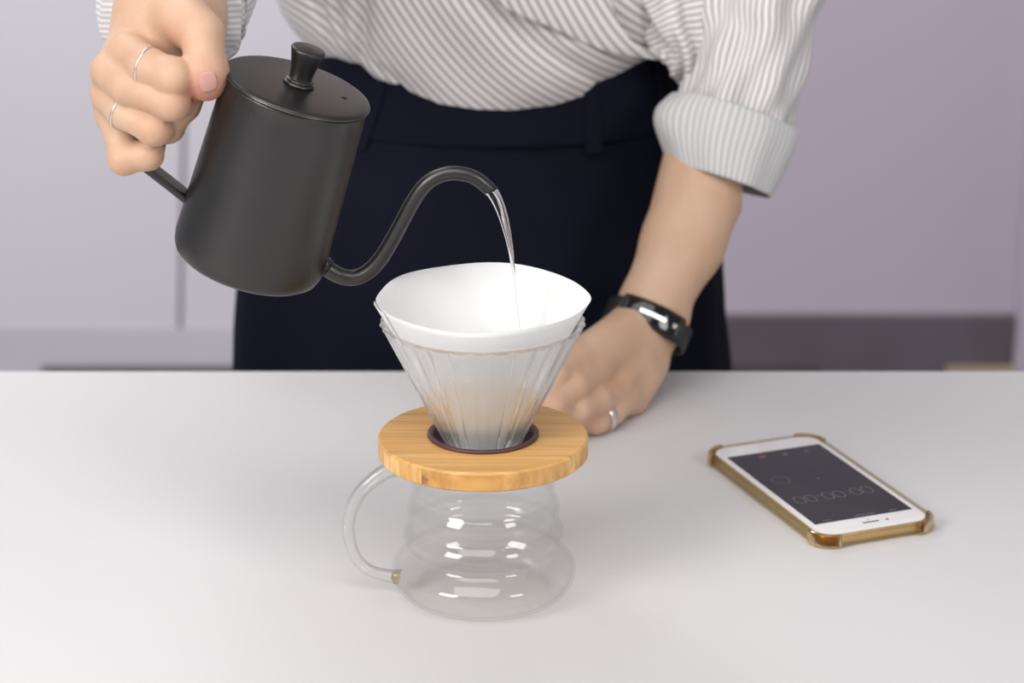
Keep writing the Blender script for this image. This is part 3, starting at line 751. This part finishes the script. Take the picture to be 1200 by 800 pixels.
person = empty('person', (0, .57, 0), 'person in a striped shirt and navy skirt pouring with one hand, other on table', 'person')
V1, F1 = build_hand_R(); V2, F2 = build_hand_L(len(V1)); V3, F3 = build_body(len(V1) + len(V2))
VB = np.concatenate([V1, V2, V3]); FB = np.concatenate([F1, F2, F3])
me = bpy.data.meshes.new('body'); me.vertices.add(len(VB)); me.vertices.foreach_set('co', (VB - [0, .57, 0]).ravel())
me.loops.add(FB.size); me.loops.foreach_set('vertex_index', FB.ravel()); me.polygons.add(len(FB))
me.polygons.foreach_set('loop_start', np.arange(len(FB)) * 4); me.polygons.foreach_set('loop_total', np.full(len(FB), 4)); me.update(); me.validate()
me.polygons.foreach_set('use_smooth', np.ones(len(me.polygons), bool)); me.materials.append(M_skin)
bl = np.zeros(len(VB))                                   # redder skin at the thumb tip and at the finger joints
for c, r, a in [(P(242, 106, -.004), .014, .8), (P(212, 44, .012), .014, .35), (P(200, 92, -.016), .010, .12), (P(198, 121, -.015), .010, .15), (P(178, 152, -.01), .011, .18), (P(150, 190, 0), .012, .15),
                (P(655, 470, .215), .03, .10), (P(690, 495, .235), .02, .14), (P(683, 425, .25), .013, .12), (P(722, 456, .268), .013, .12)]:
    bl = np.maximum(bl, a * np.exp(-(((VB - c) ** 2).sum(1) / r ** 2)))
me.attributes.new('blush', 'FLOAT', 'POINT').data.foreach_set('value', bl)
bo = bpy.data.objects.new('body', me); C.objects.link(bo); bo.parent = person
def W(name, V, F, m, parent=person, smooth=True):
    """mesh from world coordinates placed under a parent chain whose top sits at the person's base"""
    V = [np.array(v) - np.array([0, .57, 0]) for v in V]
    return mesh_obj(name, V, F, m, parent, smooth)

# thumb nail
def patch(c, nrm_, up_, wd, hg, dome, nseg=12):
    nrm_ = np.array(nrm_, float); nrm_ /= np.linalg.norm(nrm_); up_ = np.array(up_, float); up_ -= nrm_ * np.dot(up_, nrm_); up_ /= np.linalg.norm(up_); sd = np.cross(up_, nrm_)
    V = []; F = []
    for j in range(nseg + 1):
        for i in range(nseg + 1):
            u, v = 2 * i / nseg - 1, 2 * j / nseg - 1
            k = (1 - .18 * abs(v) ** 3)
            x = u * wd / 2 * k; y = v * hg / 2 * (1 - .25 * abs(u) ** 3)
            V.append(c + sd * x + up_ * y - nrm_ * dome * (u * u) - nrm_ * dome * .25 * v * v)
    m_ = nseg + 1
    for j in range(nseg):
        for i in range(nseg): F.append((j * m_ + i, j * m_ + i + 1, (j + 1) * m_ + i + 1, (j + 1) * m_ + i))
    return V, F
nn_ = np.array([.30, -.92, .25])
V, F = patch(P(243.5, 96, -.0092), nn_, (P(241, 80, -.009) - P(246, 107, -.006)), .0100, .0110, .0028)
from mathutils.bvhtree import BVHTree
bvh = BVHTree.FromPolygons([tuple(v) for v in V1], [tuple(f) for f in F1])
V_ = []
for v in V:
    h_ = bvh.ray_cast(Vector(v + nn_ / np.linalg.norm(nn_) * .03), Vector(-nn_)); V_.append(np.array(h_[0]) + nn_ / np.linalg.norm(nn_) * .0005 if h_[0] is not None else v)
V = V_
nl = W('fingernail', V, F, M_nail); nl['label'] = 'pink thumbnail'
sm = nl.modifiers.new('thick', 'SOLIDIFY'); sm.thickness = .0006

# hair and face details above the frame
V, F = lathe([(.001, .096), (.05, .080), (.080, .045), (.092, .0), (.090, -.05), (.070, -.09), (.045, -.10)], 32)
V = [np.array([0, .525, 1.50]) + np.array(v) for v in V]
V = [np.array([v[0], max(v[1], .455 if v[2] > 1.53 else .50), v[2]]) for v in V]
W('hair', V, F, M_hair)

# ---- skirt
def zof(py, Y): return P(600, py, Y)[2]
SC = .565
def ell(z):
    q_ = [.30, .60, .735, .80, .86, .90, .93, .955, .985]
    return np.interp(z, q_, [.235, .210, .1965, .191, .178, .161, .149, .140, .137]), np.interp(z, q_, [.16, .15, .140, .137, .132, .126, .122, .119, .117]), np.interp(z, q_, [-.026, -.026, -.0285, -.025, -.019, -.012, -.008, -.006, -.006])
def skirt_pt(z, t_, off=0.0, fold=True):
    a, b, cx = ell(z); c, s = math.cos(t_), math.sin(t_)
    f = 0
    if fold:
        amp = np.clip((.90 - z) / .2, 0, 1) * .0035
        f = amp * (math.sin(9 * t_ + 1.3) + .6 * math.sin(14 * t_ + 2 + z * 6)) + .002 * math.sin(5 * t_ + z * 20)
    e = .92
    return np.array([cx + (a + off + f) * math.copysign(abs(c) ** e, c), SC + (b + off + f) * math.copysign(abs(s) ** e, s), z])
n = 160; zs = list(np.linspace(.30, .70, 14)) + list(np.linspace(.715, .912, 24)); V = []; F = []
for z in zs:
    for i in range(n): V.append(skirt_pt(z, 2 * math.pi * i / n))
for j in range(len(zs) - 1):
    for i in range(n): F.append((j * n + i, j * n + (i + 1) % n, (j + 1) * n + (i + 1) % n, (j + 1) * n + i))
sk = W('skirt', V, F, M_navy)
def band(off0, zlo, zhi, prof_):
    V = []; F = []
    for (o_, s) in prof_:
        for i in range(n):
            t_ = 2 * math.pi * i / n; zl = zlo - .004 * math.sin(t_) * -1 * 0; V.append(skirt_pt(zlo + (zhi - zlo) * s, t_, off0 + o_, False))
    m_ = len(prof_)
    for j in range(m_ - 1):
        for i in range(n): F.append((j * n + i, j * n + (i + 1) % n, (j + 1) * n + (i + 1) % n, (j + 1) * n + i))
    return V, F
V, F = band(.0020, .906, .966, [(-.004, 0), (0, 0), (.0007, .06), (.0004, .12), (.0006, .5), (.0004, .94), (0, 1), (-.004, 1)])
wb = W('waistband', V, F, M_navy, sk)
for px in (455, 684, 772):
    t_ = -math.pi / 2 + math.asin(max(-1, min(1, ((px - 600) / 1590 + .006) / .143)))
    V = []; F = []
    pr = [(z, .0048) for z in np.linspace(.900, .962, 8)]
    for z, o_ in pr:
        for du, oo in ((-.045, .001), (-.045, o_), (.045, o_), (.045, .001)): V.append(skirt_pt(z, t_ + du * .9, oo, False))
    for j in range(7):
        for k in range(4): F.append((j * 4 + k, j * 4 + (k + 1) % 4, (j + 1) * 4 + (k + 1) % 4, (j + 1) * 4 + k))
    F += [(0, 1, 2, 3), (28, 31, 30, 29)]
    W('belt_loop', V, F, M_navy, wb, smooth=False)
hemy = 0
# shoes
for s in (-1, 1):
    V, F = lathe([(.001, 0), (.036, 0), (.042, .008), (.040, .03), (.030, .05), (.001, .058)], 28)
    V = [np.array([-.01 + s * .082 + v[0] * .95, .52 + v[1] * 2.9, v[2]]) for v in V]; W('shoe', V, F, M_band)

# ---- shirt: stripe phase solved from a field of stripe directions
def phase_field(ctrl, x0, x1, y0, y1, nx_, ny_, period):
    gx = np.linspace(x0, x1, nx_); gy = np.linspace(y0, y1, ny_); hx_, hy_ = gx[1] - gx[0], gy[1] - gy[0]
    Xg, Yg = np.meshgrid(gx, gy, indexing='ij')
    ws = 0; cx_ = 0; sx_ = 0
    for (a, b, ang) in ctrl:
        w_ = 1 / (((Xg - a) ** 2 + (Yg - b) ** 2) + 400) ** 1.5; cx_ = cx_ + w_ * math.cos(R(ang)); sx_ = sx_ + w_ * math.sin(R(ang))
    A = np.arctan2(sx_, cx_)                       # stripe direction, y down
    gxn, gyn = -np.sin(A) * 2 * math.pi / period, np.cos(A) * 2 * math.pi / period
    rows_, rhs = [], []
    idn = lambda i, j: i * ny_ + j
    for i in range(nx_):
        for j in range(ny_):
            if i + 1 < nx_:
                r_ = np.zeros(nx_ * ny_); r_[idn(i + 1, j)] = 1; r_[idn(i, j)] = -1; rows_.append(r_); rhs.append((gxn[i, j] + gxn[i + 1, j]) / 2 * hx_)
            if j + 1 < ny_:
                r_ = np.zeros(nx_ * ny_); r_[idn(i, j + 1)] = 1; r_[idn(i, j)] = -1; rows_.append(r_); rhs.append((gyn[i, j] + gyn[i, j + 1]) / 2 * hy_)
    sol = np.linalg.lstsq(np.array(rows_), np.array(rhs), rcond=None)[0].reshape(nx_, ny_)
    def f(x, y):
        u = np.clip((x - x0) / hx_, 0, nx_ - 1.001); v = np.clip((y - y0) / hy_, 0, ny_ - 1.001); i, j = u.astype(int), v.astype(int); u -= i; v -= j
        return sol[i, j] * (1 - u) * (1 - v) + sol[i + 1, j] * u * (1 - v) + sol[i, j + 1] * (1 - u) * v + sol[i + 1, j + 1] * u * v
    return f
def setphase(o, ph_): o.data.attributes.new('stripe', 'FLOAT', 'POINT').data.foreach_set('value', np.array(ph_, float))
# cloth coordinates for the print, in units of 1/1560 m: (x, y) measured right and down on the front of the body
def cloth_xy(V): V = np.array(V); return 600 + V[:, 0] * 1560, 128 - (V[:, 2] - .935) * 1560

hem_px = [(300, 40), (330, 62), (355, 66), (383, 67), (416, 78), (440, 95), (468, 101), (479, 108), (517, 121), (559, 127), (600, 128), (650, 122), (687, 112), (707, 99), (732, 87), (755, 75), (775, 66), (800, 60), (840, 50)]
hx_ = np.array([h[0] for h in hem_px], float); hy2 = np.array([h[1] for h in hem_px], float)
n = 420
def shirt_base(z, t_):
    # upper shirt cross-section
    q_ = [.93, .96, .985, 1.01, 1.06, 1.15, 1.24, 1.30]
    a = np.interp(z, q_, [.150, .160, .172, .178, .182, .180, .175, .12]); b = np.interp(z, q_, [.132, .138, .142, .144, .142, .140, .12, .08])
    return a, b
V = []; F = []; srows = 64
ztop = 1.30
for j in range(srows + 1):
    s = (j / srows) ** 1.7
    for i in range(n):
        t_ = 2 * math.pi * i / n; c, sn_ = math.cos(t_), math.sin(t_)
        x_h = -.008 + .150 * c
        front = max(0, -sn_)
        if sn_ < 0:
            Yh = SC - .122 * front ** .92
            pxh = 600 + x_h / ((Yh - CY) * cp + .38 * sp) * FPX
            zh = P(600, np.interp(pxh, hx_, hy2), Yh)[2]
        else: zh = .955
        z = zh + (ztop - zh) * s
        a, b = shirt_base(z, t_)
        d = z - zh
        puff = 1 - math.exp(-d / .010)                      # blouses out over the waistband
        aw, bw, cxw = ell(min(z, .985)); aw += .0035; bw += .0035
        A_ = aw + (a - aw) * puff; B_ = bw + (b - bw) * puff
        x = -.008 + A_ * c; y = SC + B_ * math.copysign(abs(sn_) ** .92, sn_)
        if sn_ < .2:
            X_ = 600 + x * 1560; Yp = 128 - (z - .935) * 1560
            f = 0
            def crease(x0, y0, x1, y1, wd, dp):
                dx_, dy_ = x1 - x0, y1 - y0; l_ = math.hypot(dx_, dy_); tt = ((X_ - x0) * dx_ + (Yp - y0) * dy_) / l_; dd = ((X_ - x0) * dy_ - (Yp - y0) * dx_) / l_
                en = 1 / (1 + math.exp(-(tt + 6) / 6)) * 1 / (1 + math.exp((tt - l_ - 6) / 6)); return -1.5 * dp * math.exp(-(dd / wd) ** 2) * en
            f += crease(438, -60, 425, 82, 9, .007)
            f += crease(350, -60, 392, 66, 7, .006); f += crease(380, -60, 412, 74, 5, .004)
            f += crease(490, -40, 700, 95, 10, .0035) + crease(560, -60, 662, 40, 6, .003)
            f += crease(440, 80, 470, 100, 5, .003)
            f += .0030 * math.sin(X_ / 34 + Yp / 60) * puff + .0015 * math.sin(X_ / 17 - Yp / 23 + 1) * puff
            y -= f * 1.0 * (front ** .5); x += f * .3 * c
        V.append(np.array([x, y, z]))
for j in range(srows):
    for i in range(n): F.append((j * n + i, j * n + (i + 1) % n, (j + 1) * n + (i + 1) % n, (j + 1) * n + i))
shirt = W('shirt', V, F, M_shirt)
pf = phase_field([(320, 20, 8), (350, 40, 12), (345, 0, 5), (395, 30, 40), (410, 60, 55), (440, 30, 70), (445, 90, 60), (480, 60, 58), (500, 100, 50), (540, 60, 48), (560, 110, 40), (600, 90, 33), (640, 80, 30), (690, 80, 27), (740, 75, 25), (600, 20, 50), (520, 10, 58), (660, 10, 55), (800, 60, 25), (330, -60, 10), (600, -60, 60), (800, -60, 60)],
                 250, 900, -80, 140, 44, 15, 9.2)
X_, Y_ = cloth_xy(V); setphase(shirt, pf(X_, Y_))

# overlapping front panel of the shirt, crossing from the upper middle to the right hip
def surf_front(px, py, lift):
    """point on the front of the shirt along a sight line, lifted off it"""
    x = (px - 600) / 1575; q_ = max(-1, min(1, (x + .008) / .176)); y = SC - .142 * math.sqrt(max(0.0, 1 - q_ * q_)) ** .92 - lift
    return P(px, py, y)
def sheet(name, top, bot, nu, nv, liftf, m, ang, period, parent=None, jit=0.0):
    top = catmull([(a, b, 0) for a, b in top], 10); bot = catmull([(a, b, 0) for a, b in bot], 10)
    V = []; F = []; XY = []
    for j in range(nv + 1):
        v = j / nv
        for i in range(nu + 1):
            u = i / nu; k = u * (len(top) - 1); k0 = int(min(k, len(top) - 2)); fr_ = k - k0; a = top[k0] * (1 - fr_) + top[k0 + 1] * fr_
            k = u * (len(bot) - 1); k0 = int(min(k, len(bot) - 2)); fr_ = k - k0; b = bot[k0] * (1 - fr_) + bot[k0 + 1] * fr_
            p = a * (1 - v) + b * v; V.append(surf_front(p[0], p[1], liftf(u, v))); XY.append((p[0], p[1]))
    for j in range(nv):
        for i in range(nu): F.append((j * (nu + 1) + i, j * (nu + 1) + i + 1, (j + 1) * (nu + 1) + i + 1, (j + 1) * (nu + 1) + i))
    o = W(name, V, F, m, parent)
    s_ = o.modifiers.new('thick', 'SOLIDIFY'); s_.thickness = .0012; s_.offset = 0
    XY = np.array(XY); g_ = phase_field(ang, XY[:, 0].min() - 5, XY[:, 0].max() + 5, XY[:, 1].min() - 5, XY[:, 1].max() + 5, 16, 16, period)
    setphase(o, g_(XY[:, 0], XY[:, 1])); return o
sheet('shirt_front_panel', [(560, -70), (620, -70), (690, -70), (715, 0), (728, 32), (745, 52), (773, 60)], [(560, -40), (575, -5), (605, 17), (640, 30), (668, 42), (712, 60), (771, 70)], 90, 22,
      lambda u, v: .006 + .006 * math.sin(math.pi * min(1, v * 1.0)) * (1 - u) + .004 * (1 - v), M_shirt, [(600, 0, 62), (650, 20, 63), (690, 30, 62), (715, 50, 50), (745, 62, 35), (640, -60, 70)], 10.0, shirt)

# bunched cloth of the shirt side, hanging between the waist and her left sleeve
def loft(name, secs, m, ncirc=64, N_=40, parent=None, fold=None, close=False, axis=None):
    """secs: list of (centre, radius_a, radius_b) ; generic cloth tube with folds"""
    cs_ = catmull([s[0] for s in secs], 8); ra = catmull([(s[1], s[2], 0) for s in secs], 8)
    m2 = len(cs_); Tn = np.gradient(cs_, axis=0); Tn /= np.linalg.norm(Tn, axis=1)[:, None]
    if axis is not None: Tn[:] = np.array(axis) / np.linalg.norm(axis)
    V = []; F = []; PH = []; u = np.array([0, -1.0, 0])
    for i in range(m2):
        u = np.array([0, -1.0, 0]); u = u - Tn[i] * np.dot(u, Tn[i]); u /= np.linalg.norm(u); sd = np.cross(Tn[i], u)
        for k in range(ncirc):
            t_ = 2 * math.pi * k / (ncirc - 1) + math.pi / 2; f = 0 if fold is None else fold(t_, i / (m2 - 1))
            V.append(cs_[i] + sd * (ra[i][0] + f) * math.cos(t_) - u * (ra[i][1] + f) * math.sin(t_))
            PH.append((t_, i / (m2 - 1)))
    for i in range(m2 - 1):
        for k in range(ncirc - 1): F.append((i * ncirc + k, i * ncirc + (k + 1) % ncirc, (i + 1) * ncirc + (k + 1) % ncirc, (i + 1) * ncirc + k))
    if close: F.append(tuple(range(ncirc))); F.append(tuple((m2 - 1) * ncirc + k for k in range(ncirc)))
    return V, F, PH, cs_
V, F, PH, cs_ = loft('x', [(P(770, -60, .470), .040, .034), (P(782, -10, .468), .030, .028), (P(793, 25, .462), .0235, .024), (P(804, 50, .456), .0175, .020), (P(808, 70, .454), .0145, .017), (P(807, 84, .456), .0105, .012), (P(806, 92, .457), .003, .004)], None, 96,
                       fold=lambda t_, s: .0042 * math.sin(5 * t_ + 4 * s) + .0030 * math.sin(9 * t_ - 7 * s), close=True)
o = W('shirt_side_fold', V, F, M_shirt, shirt); X_, Y_ = cloth_xy(V)
g_ = phase_field([(725, 10, -35), (750, 35, -30), (765, 0, -40), (790, 30, -10), (800, 60, 5), (820, 40, 10), (805, 90, 10), (760, -60, -45)], 690, 860, -140, 110, 18, 18, 7.0); setphase(o, g_(X_, Y_))
# small curled hem at the side
cur = catmull([P(773, 64, .450), P(780, 68, .448), P(785, 76, .450), P(790, 86, .452), P(796, 95, .455), P(804, 101, .457), P(812, 101, .460)], 8)
V, F = tube(cur, list(np.linspace(.0024, .0016, len(cur))), 12, (0, 1, 0)); o = W('curled_hem', V, F, M_shirt, shirt); setphase(o, np.repeat(np.arange(len(cur)) * .9, 12))

# ---- sleeves
def sleeve_fold(t_, s): return .0024 * math.sin(6 * t_ + 9 * s) + .0018 * math.sin(10 * t_ - 14 * s) + .004 * math.exp(-((s - .55) / .08) ** 2) * math.sin(3 * t_ + 1)
SLp = np.array([.165, .55, 1.25])
V, F, PH, cs_ = loft('x', [(SLp, .066, .066), (P(905, -180, .52), .058, .058), (P(900, -60, .485), .051, .055), (P(889, 5, .468), .0455, .052), (P(884, 50, .456), .0425, .048), (P(873, 95, .443), .0405, .045), (P(862, 132, .430), .0405, .043), (P(853, 160, .421), .040, .041)], None, 120, fold=sleeve_fold)
o = W('sleeve', V, F, M_shirt, shirt); setphase(o, [62 * t_ + 2.0 * math.sin(6 * s) for t_, s in PH])
def cuff_fold(t_, s): return .0008 * math.sin(4 * t_ + 3 * s) + .0006 * math.sin(9 * t_) + .0095 * math.exp(-((t_ - 6.1) / .42) ** 2) * math.exp(-((s - .36) / .12) ** 2)
V, F, PH, cs_ = loft('x', [(P(862, 130, .431), .0430, .045), (P(861, 134, .430), .0478, .049), (P(856, 150, .425), .0495, .050), (P(848, 180, .414), .0460, .047), (P(844, 206, .405), .0405, .043), (P(843, 212, .403), .0385, .041), (P(844, 208, .404), .0370, .039), (P(850, 185, .413), .0365, .039)], None, 180, fold=cuff_fold, axis=-UP * .95 - RX * .31)
o = W('sleeve_cuff', V, F, M_cuff, shirt); setphase(o, [60 * t_ + 3 * s for t_, s in PH]); o['label'] = 'rolled up sleeve cuff showing the paler inside of the cloth'
SRp = np.array([-.150, .54, 1.27])
V, F, PH, cs_ = loft('x', [(SRp, .062, .062), (SRp * .5 + REl * .5, .060, .060), (REl + [0, .01, 0], .062, .060), (P(216, -70, .21), .052, .052), (P(210, -20, .14), .0450, .047), (P(203, 12, .10), .0425, .044), (P(203, 16, .096), .0405, .042), (P(204, 10, .105), .0385, .040)], None, 120, fold=lambda t_, s: .0014 * math.sin(5 * t_ + 6 * s) + .001 * math.sin(11 * t_))
o = W('sleeve', V, F, M_cuff, shirt); pp = np.array(V)
setphase(o, pp[:, 2] * 2 * math.pi / .0034 + .5 * np.sin(pp[:, 0] * 60))

# ================================================================== rings and band
def ring_obj(name, c, axis, r, wd, th_, label, squash=1.0, upv=(0, 0, 1)):
    axis = np.array(axis, float); axis /= np.linalg.norm(axis)
    V, F = lathe([(r, -wd / 2), (r + th_, -wd / 2 * .8), (r + th_ * 1.15, 0), (r + th_, wd / 2 * .8), (r, wd / 2), (r - .0002, 0)], 64, closed=True, f=lambda t_, rr_, zz_, j: (rr_, zz_))
    o = mesh_obj(name, V, F, M_silver); o.location = c; o.rotation_euler = Vector(axis).to_track_quat('Z', 'Y').to_euler()
    tag(o, label, 'ring'); return o
a, b = hR['index'][0][0], hR['index'][0][1]; c_ = hR['index'][0][2]
ring_obj('finger_ring', b + (c_ - b) * .02, (c_ - b), .0108, .0014, .0009, 'thin silver ring on the index finger of the hand holding the kettle')
a, b, c_ = hR['ring'][0][0], hR['ring'][0][1], hR['ring'][0][2]
ring_obj('finger_ring', b + (c_ - b) * .02, (c_ - b), .0100, .0014, .0009, 'thin silver ring low on the kettle hand, two fingers below the other')
a, b = hL['pinky'][0][1], hL['pinky'][0][2]
ring_obj('finger_ring', a * .50 + b * .50, b - a, .0095, .0070, .0012, 'wide silver ring on the hand resting on the table')

bc = (P(765, 357, .348) + P(776, 358, .350)) / 2; bc = P(758, 381, .343)
baxis = P(800, 285, .378) - P(758, 378, .345); baxis /= np.linalg.norm(baxis)
fb = empty('fitness_band', bc, 'black rubber fitness band with a glowing bar on its display, worn on the wrist', 'wristband')
q = Vector(baxis).to_track_quat('Z', 'Y'); fb.rotation_mode = 'QUATERNION'; fb.rotation_quaternion = q
mi = np.array((Matrix.Translation(Vector(bc)) @ q.to_matrix().to_4x4()).inverted())
BA, BB = .0298, .0246
camdir = mi[:3, :3] @ (CAM - bc); ca = math.atan2(camdir[1], camdir[0])
sidev = mi[:3, :3] @ RX; sa = math.atan2(sidev[1], sidev[0])
def brad(t_, off=0.0):
    u = t_ - sa; return 1 / math.sqrt((math.cos(u) / (BA + off)) ** 2 + (math.sin(u) / (BB + off)) ** 2)
def band_mesh(t0, t1, off0, off1, hw, nseg=96, closed=False):
    V = []; F = []; pr = [(off0, -hw), (off1 * .8 + off0 * .2, -hw), (off1, -hw * .8), (off1, hw * .8), (off1 * .8 + off0 * .2, hw), (off0, hw)]
    m_ = len(pr); ns = nseg if closed else nseg + 1
    for i in range(ns):
        t_ = t0 + (t1 - t0) * i / nseg
        for o_, z in pr: r = brad(t_, o_); V.append((r * math.cos(t_), r * math.sin(t_), z))
    for i in range(nseg):
        j = (i + 1) % ns
        for k in range(m_): F.append((i * m_ + k, i * m_ + (k + 1) % m_, j * m_ + (k + 1) % m_, j * m_ + k))
    if not closed: F.append(tuple(range(m_))); F.append(tuple((ns - 1) * m_ + k for k in range(m_))[::-1])
    return V, F
V, F = band_mesh(0, 2 * math.pi, 0, .0022, .0080, 120, True); mesh_obj('strap', V, F, M_band, fb)
ta = ca + .02
V, F = band_mesh(ta - .78, ta + .78, .001, .0066, .0092, 48); mesh_obj('display_housing', V, F, M_band, fb)
V, F = band_mesh(ta - .66, ta + .66, .0060, .0072, .0076, 48); dsp = mesh_obj('display', V, F, M_bandface, fb)
M_glow = bpy.data.materials.new('lit_display_bar'); M_glow.use_nodes = True
pb(M_glow).inputs['Emission Color'].default_value = (.85, .95, 1, 1); pb(M_glow).inputs['Emission Strength'].default_value = 1.1
V, F = band_mesh(ta - .30, ta + .32, .0071, .0075, .0014, 24); mesh_obj('lit_bar', V, F, M_glow, dsp)['label'] = 'bright white bar glowing on the display'
V, F = band_mesh(ta + .50, ta + .58, .0071, .0075, .0016, 6); mesh_obj('touch_button', V, F, M_silver, dsp)
